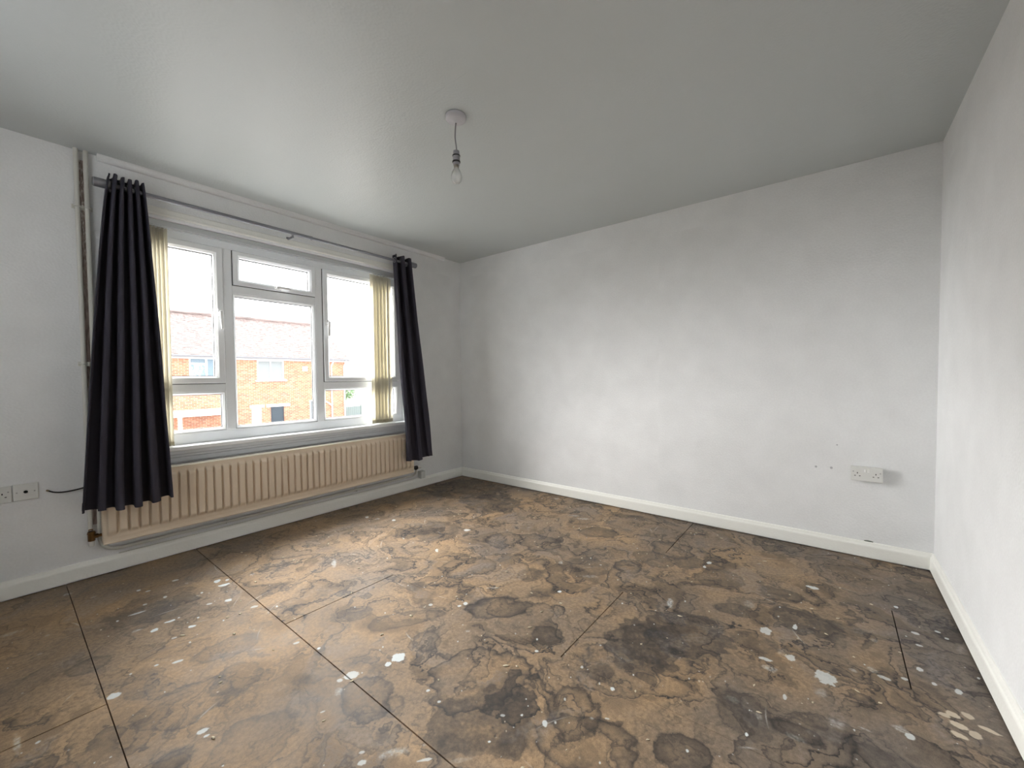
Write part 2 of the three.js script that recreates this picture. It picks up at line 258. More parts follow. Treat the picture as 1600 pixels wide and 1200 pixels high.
{ // the wall behind the camera has the room's second window
  const s = new THREE.Shape([[-0.3, -0.2], [W + 0.3, -0.2], [W + 0.3, H], [-0.3, H]].map((p) => new THREE.Vector2(...p)));
  s.holes.push(new THREE.Path([[0.9, 1.05], [2.1, 1.05], [2.1, 2.05], [0.9, 2.05]].map((p) => new THREE.Vector2(...p))));
  part('wall_front', metres(new THREE.ExtrudeGeometry(s, { depth: 0.3, bevelEnabled: false }).translate(0, 0, D)), wallPaint, scene).userData = { kind: 'structure', label: 'white painted wall behind the camera' };
  const w = struct('window_2', 'white plastic framed window behind the camera');
  for (const [a, b, c, d] of [[0.9, 2.1, 1.05, 1.12], [0.9, 2.1, 1.98, 2.05], [0.9, 0.97, 1.12, 1.98], [2.03, 2.1, 1.12, 1.98], [1.47, 1.53, 1.12, 1.98]]) part('frame', box(a, b, c, d, D + 0.1, D + 0.17, 0.006), pvc, w);
  for (const [a, b] of [[0.96, 1.48], [1.52, 2.04]]) part('pane', box(a, b, 1.11, 1.99, D + 0.13, D + 0.134), glass, w);
  part('window_sill', box(0.86, 2.14, 1.02, 1.05, D - 0.03, D + 0.12, 0.006), pvc, w);
}
{ // filler dabs and screw holes in the back wall by the socket
  const wb = scene.getObjectByName('wall_back');
  for (const [x, y, r] of [[3.229, 0.527, 0.006], [3.307, 0.529, 0.0065], [3.334, 0.678, 0.004]]) part('screw_hole', new THREE.CylinderGeometry(r, r * 1.1, 0.002, 12).rotateX(Math.PI / 2).translate(x, y, 0.0005), mat(0xb4b5b7, 0.9), wb);
  part('plaster_chip', new THREE.IcosahedronGeometry(0.012, 2).scale(1.9, 0.45, 0.2).translate(3.491, 0.104, 0.001), mat(0x6d7368, 0.9), wb);
}
const SKIRT = [[0, 0.010], [0.018, 0.010], [0.018, 0.074], [0.0165, 0.080], [0.0125, 0.086], [0.0105, 0.092], [0.008, 0.0985], [0.004, 0.101], [0, 0.1015]];
for (const [name, m] of [['baseboard_left', moulding(SKIRT, D, ALONG_Z(0, 0, 0))], ['baseboard_back', moulding(SKIRT, W, ALONG_X(W, 0, 0))], ['baseboard_right', moulding(SKIRT, D, ALONG_RIGHT(W, 0, D))]]) part(name, m, glossWhite, scene).userData = { kind: 'structure', label: 'white gloss painted skirting board' };
{ // plaster fillet between ceiling and window wall
  const p = [[0, 0], [0.040, 0], [0.033, -0.006], [0.030, -0.014], [0.028, -0.022], [0.022, -0.029], [0.014, -0.031], [0, -0.030]];
  part('trim_1', moulding(p.reverse(), 2.62, ALONG_Z(0, H, 0.25)), wallPaint, scene).userData = { kind: 'structure', label: 'rounded plaster fillet along the ceiling above the window' };
}

// ---------------------------------------------------------------- window
const win = struct('window_1', 'white plastic framed window of six lights');
{
  const F0 = -0.14, F1 = -0.07, zl = 2.80, zr = 0.752, yb = 0.692, yt = 2.105;
  const bar = (name, z0, z1, y0, y1, x1 = F1, x0 = F0) => part(name, box(x0, x1, y0, y1, z0, z1, 0.006), pvc, win);
  bar('frame_head', zr, zl, 2.04, yt); bar('frame_bottom', zr, zl, yb, 0.765);
  bar('frame_jamb', zr, zr + 0.06, 0.76, 2.045); bar('frame_jamb', zl - 0.06, zl, 0.76, 2.045);
  bar('mullion', 2.195, 2.253, 0.76, 2.045); bar('mullion', 1.545, 1.605, 0.76, 2.045);
  bar('transom', 2.25, zl - 0.055, 1.035, 1.092); bar('transom', zr + 0.055, 1.55, 1.035, 1.092); bar('transom', 1.602, 2.198, 1.735, 1.793);
  // a light: [z0, z1, y0, y1] opening; sash lights get a stile frame that stands proud
  function ring(z0, z1, y0, y1, w, x0, x1, slope) {      // bevelled rectangular frame
    const P = [[0, x0], [0, x1 - 0.004], [0.004, x1], [w - slope, x1], [w, x1 - slope], [w, x0]], pos = [], idx = [];
    const corners = [[z0, y0, 1, 1], [z1, y0, -1, 1], [z1, y1, -1, -1], [z0, y1, 1, -1]];
    for (const [cz, cy, sz, sy] of corners) for (const [q, x] of P) pos.push([x, cy + sy * q, cz + sz * q]);
    const g = [], n = P.length, out = [];
    for (let c = 0; c < 4; c++) for (let k = 0; k < n; k++) { const a = c * n + k, b = c * n + (k + 1) % n, d = ((c + 1) % 4) * n + k, e = ((c + 1) % 4) * n + (k + 1) % n; out.push(a, d, b, b, d, e); }
    const flat = new Float32Array(out.length * 3); out.forEach((v, i) => flat.set(pos[v], i * 3));
    const geo = new THREE.BufferGeometry(); geo.setAttribute('position', new THREE.BufferAttribute(flat, 3)); geo.setAttribute('uv', new THREE.BufferAttribute(new Float32Array(out.length * 2), 2)); geo.computeVertexNormals(); return geo;
  }
  function glaze(z0, z1, y0, y1, parent, x = -0.103) {
    part('pane', box(x - 0.002, x + 0.002, y0 - 0.008, y1 + 0.008, z0 - 0.008, z1 + 0.008), glass, parent);
    part('seal', ring(z0 - 0.004, z1 + 0.004, y0 - 0.004, y1 + 0.004, 0.0075, x - 0.010, x + 0.004, 0.0005), gasket, parent);
  }
  function sash(z0, z1, y0, y1, w) {
    const s = part('sash', ring(z0, z1, y0, y1, w, -0.125, -0.052, 0.014), pvc, win);
    glaze(z0 + w, z1 - w, y0 + w, y1 - w, s, -0.098);
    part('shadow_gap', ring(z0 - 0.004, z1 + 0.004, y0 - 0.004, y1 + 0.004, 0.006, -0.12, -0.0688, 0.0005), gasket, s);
    return s;
  }
  const sl = sash(2.256, zl - 0.063, 1.095, 2.037, 0.05), sr = sash(zr + 0.058, 1.542, 1.095, 2.037, 0.046), sf = sash(1.608, 2.192, 1.796, 2.037, 0.042);
  for (const [z0, z1, y0, y1] of [[2.253, zl - 0.06, 0.765, 1.035], [zr + 0.06, 1.545, 0.765, 1.035], [1.605, 2.195, 0.765, 1.735]]) {
    const f = part('glazing_bead', ring(z0, z1, y0, y1, 0.018, -0.115, -0.074, 0.013), pvc, win);
    glaze(z0 + 0.018, z1 - 0.018, y0 + 0.018, y1 - 0.018, f);
  }
  const handle = (z, y, parent, sway) => {
    const h = part('handle', join([new RoundedBoxGeometry(0.012, 0.05, 0.026, 2, 0.005).translate(-0.046, y, z), rod([-0.045, y, z], [-0.012, y, z], 0.0085, 14), (() => { const g = new RoundedBoxGeometry(0.012, 0.125, 0.019, 3, 0.0055); g.rotateX(sway); return g.translate(-0.014, y - 0.052, z + sway * -0.05); })()]), mat(0xf1f2f2, 0.25), parent);
    return h;
  };
  handle(2.282, 1.585, sl, 0.06); handle(1.516, 1.59, sr, -0.03);
  part('handle', join([new RoundedBoxGeometry(0.012, 0.026, 0.05, 2, 0.005).translate(-0.046, 1.817, 1.9), rod([-0.045, 1.817, 1.9], [-0.014, 1.817, 1.9], 0.0085, 14), new RoundedBoxGeometry(0.012, 0.018, 0.10, 3, 0.005).translate(-0.016, 1.817, 1.87)]), mat(0xf1f2f2, 0.25), sf);
  part('outer_sill', box(-0.36, -0.13, 0.63, 0.66, zr - 0.02, zl + 0.02, 0.01), pvc, win);
  part('window_sill', box(-0.15, 0.032, 0.666, 0.693, 0.715, 2.83, 0.007), pvc, win).userData.label = 'white window board';
  // apron under the sill: stepped timber mould
  part('sill_apron', moulding([[0, 0.592], [0.012, 0.592], [0.014, 0.598], [0.014, 0.622], [0.019, 0.628], [0.019, 0.640], [0.024, 0.646], [0.024, 0.666], [0, 0.666]], 2.09, ALONG_Z(0, 0, 0.72)), pvcGrey, win);
  part('head_casing', moulding([[0, 2.145], [0.016, 2.145], [0.018, 2.149], [0.018, 2.157], [0.012, 2.160], [0.011, 2.186], [0.008, 2.193], [0, 2.195]], 2.09, ALONG_Z(0, 0, 0.73)), glossWhite, win);
  part('head_lining', box(-0.15, 0.002, 2.125, 2.16, 0.735, 2.815, 0.002), pvc, win);
  part('side_lining', box(-0.15, 0.002, 0.69, 2.13, 0.735, 0.751, 0.002), pvc, win); part('side_lining', box(-0.15, 0.002, 0.69, 2.13, 2.80, 2.822, 0.002), pvc, win);
}

// ---------------------------------------------------------------- vertical blind, drawn open to both sides
{
  const fabric = new THREE.MeshPhysicalMaterial({ color: 0xf6f3e8, roughness: 0.95, transmission: 0.38, thickness: 0, bumpMap: floorGrain, bumpScale: 0.0004 });
  const b = thing('vertical_blind', 'cream vertical blind drawn open to both sides of the window', 'blind', [-0.02, 0.72, 1.875]);
  b.position.set(0, 0, 0);
  part('headrail', [box(-0.048, -0.006, 2.086, 2.122, 0.765, 2.795, 0.004), box(-0.043, -0.011, 2.080, 2.087, 0.765, 2.795)], mat(0xc4c8c9, 0.35, { metalness: 0.3 }), b);
  const vane = (z, turn, kind) => {
    const w = 0.089, g = new THREE.BoxGeometry(w, 1.345, 0.0012, 6, 1, 1), p = g.attributes.position;
    for (let i = 0; i < p.count; i++) p.setZ(i, p.getZ(i) + 0.005 * (1 - (2 * p.getX(i) / w) ** 2));
    g.computeVertexNormals(); g.rotateY(turn).translate(-0.027, 1.3975, z);
    const v = part('vane', g, fabric, b);
    part('carrier', new RoundedBoxGeometry(0.010, 0.022, 0.006, 1, 0.002).translate(-0.027, 2.076, z), mat(0xe8e8e0, 0.4), v);
    const wt = new RoundedBoxGeometry(0.088, 0.030, 0.004, 1, 0.0015).rotateY(turn).translate(-0.027, 0.716, z);
    part('bottom_weight', wt, mat(0xcfc8b0, 0.5), v);
  };
  for (let k = 0; k < 12; k++) vane(2.572 + k * 0.0192, 0.10 + 0.03 * Math.sin(k * 2.1));
  for (let k = 0; k < 6; k++) vane(1.085 - k * 0.033, [-1.32, -1.28, -1.24, -1.2, -1.15, -1.05][k]);
  const chain = mat(0xd8d4c6, 0.4);
  const beads = (pts) => part('bead_chain', tube(pts, 0.0016, 30, 6), chain, b);
  beads([[0.012, 0.708, 2.56], [0.016, 0.702, 2.60], [0.014, 0.704, 2.66], [0.010, 0.71, 2.72]]);
  beads([[0.010, 0.706, 1.08], [0.016, 0.702, 1.03], [0.014, 0.704, 0.98], [0.010, 0.708, 0.93]]);
}

// ---------------------------------------------------------------- curtain pole
const POLE = { x: 0.09, y: 2.218, r: 0.0135 };
{
  const steel = mat(0x8f9096, 0.4, { metalness: 0.7 });
  const p = thing('curtain_pole', 'grey metal curtain pole with plain end caps above the window', 'curtain pole');
  part('rod', rod([POLE.x, POLE.y + 0.004, 2.875], [POLE.x, POLE.y, 1.70], POLE.r, 20), steel, p);
  part('inner_rod', rod([POLE.x, POLE.y, 1.70], [POLE.x, POLE.y - 0.004, 0.715], POLE.r * 0.82, 20), steel, p);
  part('joint_ring', lathe([[0, -0.006], [0.0148, -0.006], [0.0152, 0], [0.0148, 0.006], [0, 0.006]], [0, 0, 0]).rotateX(Math.PI / 2).translate(POLE.x, POLE.y, 1.70), steel, p);
  for (const [z, s] of [[2.86, 1], [0.725, -1]]) {
    part('end_cap', lathe([[0, -0.03], [0.0235, -0.03], [0.025, -0.026], [0.025, 0.038], [0.022, 0.044], [0, 0.045]], [0, 0, 0]).rotateX(s * Math.PI / 2).translate(POLE.x, POLE.y + (s > 0 ? 0.004 : -0.004), z - s * 0.005), steel, p);
  }
  for (const z of [2.83, 1.84, 0.80]) {
    const g = [box(0.0, 0.006, POLE.y - 0.06, POLE.y - 0.008, z - 0.011, z + 0.011, 0.002), box(0.004, POLE.x + 0.004, POLE.y - 0.032, POLE.y - 0.02, z - 0.005, z + 0.005, 0.002), new THREE.TorusGeometry(0.0165, 0.004, 8, 20, Math.PI).rotateZ(Math.PI).translate(POLE.x, POLE.y, z), box(POLE.x - 0.006, POLE.x + 0.006, POLE.y - 0.034, POLE.y - 0.015, z - 0.006, z + 0.006, 0.002)];
    part('bracket', g, steel, p);
  }
}

// ---------------------------------------------------------------- curtains
const weave = texture(256, 256, (x, y, c) => { const v = 128 + 40 * Math.sin(x * 0.78) * Math.sin(y * 0.78) + 50 * (noiseA(x / 3, y / 3)); c[0] = c[1] = c[2] = v; }, { repeat: [14, 14] });
const curtainCloth = new THREE.MeshPhysicalMaterial({ color: 0x312f3b, roughness: 0.78, sheen: 0.35, sheenRoughness: 0.5, sheenColor: new THREE.Color(0x77778a), bumpMap: weave, bumpScale: 0.0006 });
// u across the cloth, v from hem (0) to top (1); closed thin sheet
function sheet(f, nu, nv, thick) {
  const pos = [], uv = [], idx = [], P = [], N = [];
  for (let j = 0; j <= nv; j++) for (let i = 0; i <= nu; i++) P.push(f(i / nu, j / nv));
  const at = (i, j) => P[j * (nu + 1) + i];
  for (let j = 0; j <= nv; j++) for (let i = 0; i <= nu; i++) { const a = at(Math.min(nu, i + 1), j).clone().sub(at(Math.max(0, i - 1), j)), b = at(i, Math.min(nv, j + 1)).clone().sub(at(i, Math.max(0, j - 1))); N.push(a.cross(b).normalize()); }
  for (const s of [1, -1]) for (let k = 0; k < P.length; k++) { const q = P[k].clone().addScaledVector(N[k], s * thick / 2); pos.push(q.x, q.y, q.z); uv.push((k % (nu + 1)) / nu, Math.floor(k / (nu + 1)) / nv * 2.2); }
  const n = P.length, q = (a, b, c, d) => idx.push(a, b, c, c, b, d);
  for (let j = 0; j < nv; j++) for (let i = 0; i < nu; i++) { const a = j * (nu + 1) + i; q(a, a + 1, a + nu + 1, a + nu + 2); q(n + a + 1, n + a, n + a + nu + 2, n + a + nu + 1); }
  for (let i = 0; i < nu; i++) { q(n + i, n + i + 1, i, i + 1); const a = nv * (nu + 1) + i; q(a, a + 1, n + a, n + a + 1); }
  for (let j = 0; j < nv; j++) { const a = j * (nu + 1), b = a + nu + 1; q(a, b, n + a, n + b); q(a + nu, n + a + nu, b + nu, n + b + nu); }
  const g = new THREE.BufferGeometry(); g.setAttribute('position', new THREE.Float32BufferAttribute(pos, 3)); g.setAttribute('uv', new THREE.Float32BufferAttribute(uv, 2)); g.setIndex(idx); g.computeVertexNormals(); return g;
}
function curtain(label, { top, hem, folds, x0, yTop, yHem, depthTop, depthHem, seed, ease }) {
  const c = thing('curtain', label, 'curtain', [0, 0, 0], 'navy eyelet curtains at the window');
  const shape = (u0, v) => {
    const u = clamp(u0 + 0.035 * Math.sin(u0 * 9 + seed) * smooth(0, 0.1, u0) * smooth(1, 0.9, u0)), P = (hem[1] - hem[0]) / folds;
    const e = Math.pow(1 - v, ease), z = mix(mix(top[0], top[1], u), mix(hem[0], hem[1], u), e);
    const ph = (u * folds + 0.25) * 2 * Math.PI, drift = 0.9 * noiseA(u * 2.2 + seed, v * 1.1) * (1 - v);
    const wave = Math.sin(ph + drift), sharp = Math.sign(wave) * Math.pow(Math.abs(wave), 0.7);
    const amp = mix(depthTop, depthHem * (0.85 + 0.5 * noiseB(u * 4 + seed, 2)), smooth(1, 0.35, v));
    const side = P * mix(0.5, 1, e) * (-0.125 * Math.sin(2 * (ph + drift)) + 0.07 * Math.cos(ph + drift));      // folds lean over one another
    const x = x0 + mix(0, 0.118, e) + amp * sharp + 0.008 * noiseC(u * 7 + seed, v * 2.2) * (1 - v);
    const tip = v > 0.985 ? 0.006 * noiseB(u * 9 + seed, 5) : 0;
    return V(x, mix(yHem + 0.012 * Math.sin(u * 5 + seed) , yTop + tip, v), z + side);
  };
  part('cloth', sheet(shape, folds * 28, 70, 0.003), curtainCloth, c);
  part('hem', sheet((u, v) => { const p = shape(u, v * 0.022), q = shape(clamp(u + 0.004), v * 0.022).sub(shape(clamp(u - 0.004), v * 0.022)); return p.add(V(q.z, 0, -q.x).normalize().multiplyScalar(0.0022 * (q.z > 0 ? 1 : 1))); }, folds * 28, 2, 0.002), curtainCloth, c);
  const chrome = mat(0xb9bcc2, 0.22, { metalness: 0.9 });
  for (let k = 0; k < folds * 2; k++) {                  // an eyelet where the cloth crosses the pole
    const u = (k / 2 + 0.25) / folds; if (u > 0.99) continue;
    const vp = (POLE.y - yHem) / (yTop - yHem), p = shape(u, vp), q = shape(u + 0.006, vp).sub(shape(u - 0.006, vp));
    const ring = new THREE.TorusGeometry(0.0215, 0.0045, 8, 22);
    ring.applyQuaternion(new THREE.Quaternion().setFromUnitVectors(V(0, 0, 1), V(q.z, 0, -q.x).normalize())).translate(POLE.x, POLE.y, p.z);
    part('eyelet', ring, chrome, c);
  }
  return c;
}
curtain('dark navy eyelet curtain left of the window, hanging in wide folds', { top: [2.838, 2.69], hem: [3.005, 2.625], folds: 5, x0: 0.09, yTop: 2.275, yHem: 0.42, depthTop: 0.044, depthHem: 0.052, seed: 2, ease: 0.8 });
curtain('dark navy eyelet curtain right of the window, gathered narrow at its top', { top: [0.95, 0.775], hem: [0.925, 0.625], folds: 2, x0: 0.09, yTop: 2.262, yHem: 0.345, depthTop: 0.042, depthHem: 0.036, seed: 9, ease: 1.05 });

// ---------------------------------------------------------------- radiator
const cream2 = mat(0xe4d3bc, 0.38);
{
  const r = thing('radiator', 'long cream ribbed panel radiator under the window', 'radiator');
  const z0 = 0.748, z1 = 2.912, y0 = 0.196, y1 = 0.583, n = 46, pitch = (z1 - z0 - 0.03) / n, per = 16, ny = 44, xb = 0.098;
  const pos = [], idx = [], cols = [0, 0.004, 0.015], uv = [];
  for (let k = 0; k < n; k++) for (let i = 1; i <= per; i++) cols.push(0.015 + (k + i / per) * pitch);
  cols.push(z1 - z0 - 0.004, z1 - z0);
  const flute = (z, y) => {
    const t = ((z - 0.015) / pitch) % 1, inside = z > 0.015 && z < z1 - z0 - 0.015, d = Math.abs(t - 0.5);
    const rib = inside ? smooth(0.455, 0.35, d) : 0, end = smooth(y0 + 0.045, y0 + 0.072, y) * smooth(y1 - 0.03, y1 - 0.052, y);
    const edge = Math.min(smooth(0, 0.004, z), smooth(z1 - z0, z1 - z0 - 0.004, z));
    const seam = 0.004 * Math.exp(-(((y - y0 - 0.018) / 0.004) ** 2));
    return xb - 0.010 * (1 - edge) + 0.019 * rib * end - seam;
  };
  for (let j = 0; j <= ny; j++) { const y = y0 + (y1 - y0) * j / ny; for (const z of cols) { pos.push(flute(z, y), y, z0 + z); uv.push(z, y); } }
  const m = cols.length;
  for (let j = 0; j < ny; j++) for (let i = 0; i + 1 < m; i++) { const a = j * m + i; idx.push(a, a + m, a + 1, a + 1, a + m, a + m + 1); }
  const g = new THREE.BufferGeometry(); g.setAttribute('position', new THREE.Float32BufferAttribute(pos, 3)); g.setAttribute('uv', new THREE.Float32BufferAttribute(uv, 2)); g.setIndex(idx); g.computeVertexNormals();
  part('front_panel', g, cream2, r);
  part('back_panel', box(0.036, 0.089, y0 + 0.004, y1 - 0.002, z0 + 0.001, z1 - 0.001, 0.006), cream2, r);
  part('top_edge', box(0.034, xb + 0.002, y1 - 0.006, y1 + 0.002, z0, z1, 0.003), mat(0xece4d2, 0.32), r);
  part('bottom_lip', rod([xb - 0.001, y0 + 0.002, z0 + 0.004], [xb - 0.001, y0 + 0.002, z1 - 0.004], 0.0045, 10), cream2, r);
  for (const z of [z0 + 0.3, z1 - 0.3]) part('wall_bracket', box(0.0, 0.04, y0 + 0.05, y1 - 0.05, z - 0.015, z + 0.015, 0.003), cream2, r);
  const brass = mat(0x6b4f2a, 0.42, { metalness: 0.75 }), black = mat(0x17181a, 0.45), capWhite = mat(0xd9d9d4, 0.45);
  const vl = part('valve', [rod([0.05, 0.222, 2.952], [0.05, 0.275, 2.952], 0.0155, 6), rod([0.05, 0.245, 2.956], [0.05, 0.245, 2.925], 0.0125, 6), rod([0.05, 0.245, 2.93], [0.05, 0.245, 2.90], 0.0085, 14), rod([0.05, 0.262, 2.952], [0.05, 0.268, 2.952], 0.0175, 6)], brass, r);
  vl.userData.label = 'tarnished brass lockshield valve';
  part('valve_cap', lathe([[0, -0.03], [0.010, -0.03], [0.0125, -0.026], [0.0125, 0], [0, 0]], [0.05, 0.222, 2.952], 18), capWhite, vl);
  const vr = part('valve', [rod([0.055, 0.225, 0.752], [0.055, 0.225, 0.70], 0.0095, 14), rod([0.055, 0.225, 0.722], [0.055, 0.225, 0.700], 0.0165, 6), rod([0.055, 0.232, 0.695], [0.055, 0.205, 0.695], 0.013, 14), rod([0.055, 0.225, 0.705], [0.055, 0.225, 0.682], 0.0195, 18)], black, r);
  vr.userData.label = 'black bodied radiator valve with a white knob';
  part('valve_knob', rod([0.055, 0.225, 0.683], [0.055, 0.225, 0.640], 0.0165, 18, 0.0145), capWhite, vr);
}

// ---------------------------------------------------------------- heating pipes
const pipePaint = mat(0xd6d5cd, 0.42, { bumpMap: plasterBump, bumpScale: 0.002 });
{
  const a = thing('heating_pipe', 'white painted pipe feeding the brass valve, left of the two upright pipes', 'pipe', [0, 0, 0], 'white heating pipes');
  part('pipe', rod([0.019, 0.27, 2.952], [0.019, H, 2.952], 0.0105, 16), pipePaint, a);
  part('tail', tube([[0.019, 0.31, 2.952], [0.019, 0.285, 2.952], [0.028, 0.273, 2.952], [0.0335, 0.272, 2.952]], 0.0095, 16, 12), mat(0x7a5c34, 0.4, { metalness: 0.7 }), a).userData.label = 'bare copper bend into the valve';
  const b = thing('heating_pipe', 'white painted pipe bending along the skirting, right of the two upright pipes', 'pipe', [0, 0, 0], 'white heating pipes');
  const path = [[0.019, H, 2.914], [0.019, 1.8, 2.914], [0.019, 1.0, 2.914], [0.019, 0.30, 2.914], [0.019, 0.20, 2.912], [0.019, 0.157, 2.888], [0.019, 0.140, 2.845], [0.019, 0.138, 2.75], [0.019, 0.137, 2.2], [0.019, 0.139, 1.5], [0.019, 0.141, 0.95], [0.021, 0.142, 0.78], [0.030, 0.145, 0.725], [0.045, 0.160, 0.700], [0.055, 0.185, 0.695], [0.055, 0.2042, 0.695]];
  const bend = (name, pts, n) => part(name, new THREE.TubeGeometry(new THREE.CatmullRomCurve3(pts.map((p) => V(...p)), false, 'centripetal'), n, 0.0105, 14), pipePaint, b);
  part('riser', rod([0.019, 0.295, 2.914], [0.019, H, 2.914], 0.0105, 14), pipePaint, b);
  bend('bend', path.slice(3, 8), 40); bend('run', path.slice(7, 11), 20); bend('valve_tail', path.slice(10), 40);
  for (const z of [2.30, 1.32]) part('pipe_clip', [box(0.0006, 0.0075, 0.120, 0.158, z - 0.009, z + 0.009, 0.002), new THREE.TorusGeometry(0.0125, 0.003, 8, 18, Math.PI).rotateZ(-Math.PI / 2).translate(0.019, 0.138, z)], pipePaint, b);
  for (const y of [2.085, 1.215]) {
    const clip = thing('pipe_clip', y > 2 ? 'white double pipe clip holding both upright pipes near the ceiling' : 'white double pipe clip holding both upright pipes at mid height', 'pipe clip', [0, 0, 0], 'double pipe clips');
    part('back_plate', box(0.0, 0.007, y - 0.012, y + 0.012, 2.892, 2.974, 0.002), pipePaint, clip);
    for (const z of [2.952, 2.914]) part('saddle', new THREE.TorusGeometry(0.0135, 0.004, 8, 20, Math.PI).rotateX(Math.PI / 2).rotateY(Math.PI / 2).translate(0.019, y, z), pipePaint, clip);
    part('strap', box(0.019, 0.034, y - 0.010, y + 0.010, 2.93, 2.937, 0.002), pipePaint, clip);
  }
  const bx = thing('pipe_cover', 'small white plastic pipe cover box on the skirting below the right valve', 'pipe cover');
  part('box', box(0.0, 0.05, 0.100, 0.172, 0.575, 0.632, 0.004), mat(0xb9bab5, 0.5), bx);
  part('lid', box(0.049, 0.056, 0.104, 0.168, 0.579, 0.628, 0.003), mat(0xc6c7c2, 0.5), bx);
  const tw = thing('thin_cable', 'thin white cable along the skirting top under the radiator', 'cable');
  part('wire', tube([[0.0215, 0.108, 2.84], [0.0215, 0.105, 2.4], [0.0215, 0.107, 1.8], [0.0215, 0.106, 1.2], [0.0215, 0.107, 0.8], [0.024, 0.112, 0.64]], 0.0032, 120, 8), pipePaint, tw);
}

// ---------------------------------------------------------------- sockets
const plate = mat(0xdcdcd8, 0.35), hole = mat(0x0d0d0e, 0.7), screw = mat(0xa9a9a6, 0.35, { metalness: 0.6 });
// local frame: width along +x, up +y, out +z; origin at the back of the plate's centre
function slots(cx, cy, z, o) {
  part('pin_slot', box(cx - 0.002, cx + 0.002, cy + 0.006, cy + 0.0145, z, z + 0.0006), hole, o);
  for (const s of [-1, 1]) part('pin_slot', box(cx + s * 0.011 - 0.0035, cx + s * 0.011 + 0.0035, cy - 0.0085, cy - 0.0045, z, z + 0.0006), hole, o);
}
function doubleSocket(label, at, turn, depth) {
  const o = thing('double_socket', label, 'socket', at, 'white double sockets'); o.rotation.y = turn;
  if (depth > 0.012) part('back_box', box(-0.0705, 0.0705, -0.041, 0.041, 0, depth - 0.006, 0.003), plate, o);
  const p = part('face_plate', box(-0.073, 0.073, -0.043, 0.043, Math.max(0, depth - 0.009), depth, 0.003), plate, o);
  for (const s of [-1, 1]) {
    slots(s * 0.042, -0.006, depth - 0.0002, p);
    const k = part('rocker_switch', new RoundedBoxGeometry(0.011, 0.018, 0.006, 2, 0.0015).rotateX(s * 0.16).translate(s * 0.0085, 0.020, depth), mat(0xefefec, 0.3), p);
    part('screw', rod([s * 0.0615, 0.012, depth - 0.001], [s * 0.0615, 0.012, depth + 0.0007], 0.0034, 12), screw, p);
  }
  return o;
}
doubleSocket('white double socket standing proud of the right end of the back wall', [3.474, 0.519, 0], 0, 0.042);
doubleSocket('white flush double socket at the left edge, beside an aerial plate', [0, 0.544, 3.298], Math.PI / 2, 0.009);
{
  const o = thing('aerial_plate', 'white single aerial outlet plate beside the left double socket', 'outlet', [0, 0.545, 3.179]); o.rotation.y = Math.PI / 2;
  const p = part('face_plate', box(-0.043, 0.043, -0.043, 0.043, 0, 0.009, 0.003), plate, o);
  part('aerial_jack', [lathe([[0.0042, 0], [0.0075, 0], [0.0075, 0.0022], [0.0046, 0.0026], [0.0042, 0]], [0, 0, 0], 20).rotateX(Math.PI / 2).translate(0, 0, 0.0088), rod([0, 0, 0.0085], [0, 0, 0.0098], 0.0044, 14)], hole, p);
  for (const s of [-1, 1]) part('screw', rod([s * 0.03, 0, 0.008], [s * 0.03, 0, 0.0098], 0.0034, 12), screw, p);
  const c = thing('aerial_cable', 'short black cable poking from the wall towards the left curtain', 'cable');
  part('sheath', tube([[-0.004, 0.535, 3.108], [0.008, 0.531, 3.100], [0.013, 0.520, 3.078], [0.012, 0.514, 3.045], [0.012, 0.516, 3.005], [0.011, 0.523, 2.965], [0.010, 0.532, 2.93]], 0.0036, 60, 10), mat(0x131316, 0.45), c);
  part('frayed_end', rod([0.0, 0.5345, 3.1065], [0.009, 0.5305, 3.099], 0.0046, 10), mat(0x8a7a60, 0.8), c);
}

// ---------------------------------------------------------------- pendant lamp holder
{
  const o = thing('pendant_light', 'white ceiling rose with short flex, lampholder and unlit bulb', 'ceiling light', [1.845, H, 1.831]);
  const w = mat(0xc2c1c6, 0.45), ringBlack = mat(0x101012, 0.5);
  const rose = part('ceiling_rose', lathe([[0, 0], [0.049, 0], [0.050, -0.004], [0.050, -0.016], [0.046, -0.021], [0.036, -0.0245], [0.014, -0.026], [0.009, -0.032], [0, -0.032]].reverse(), [0, 0, 0], 48), w, o);
  part('flex', tube([[0, -0.035, 0], [-0.003, -0.07, 0.002], [-0.004, -0.11, 0.002], [0.001, -0.15, 0], [0.0005, -0.172, 0]], 0.0034, 40, 10), mat(0x8a888c, 0.5), o);
  const h = part('lampholder', lathe([[0, -0.165], [0.007, -0.165], [0.0145, -0.170], [0.0155, -0.176], [0.0155, -0.192], [0.0175, -0.193], [0.0175, -0.222], [0.0165, -0.224], [0.0165, -0.238], [0, -0.238]].reverse(), [0, 0, 0], 32), mat(0x9b9aa0, 0.45), o);
  part('shade_ring', lathe([[0.015, -0.1905], [0.019, -0.1905], [0.0195, -0.194], [0.0185, -0.196], [0.015, -0.196]].reverse(), [0, 0, 0], 32), ringBlack, h);
  part('shade_ring', lathe([[0.015, -0.219], [0.0195, -0.219], [0.020, -0.223], [0.019, -0.226], [0.015, -0.226]].reverse(), [0, 0, 0], 32), ringBlack, h);
  const b = part('bulb', lathe([[0.0125, -0.252], [0.0175, -0.262], [0.024, -0.276], [0.0275, -0.290], [0.0275, -0.301], [0.024, -0.313], [0.016, -0.322], [0.006, -0.3265], [0, -0.327]].reverse(), [0, 0, 0], 32), new THREE.MeshPhysicalMaterial({ color: 0xf3f4f4, roughness: 0.1, transmission: 0.7, thickness: 0, clearcoat: 1 }), o);
  part('bulb_cap', lathe([[0, -0.236], [0.0128, -0.236], [0.0128, -0.254], [0, -0.256]].reverse(), [0, 0, 0], 24), mat(0x9a958a, 0.35, { metalness: 0.6 }), b);
}

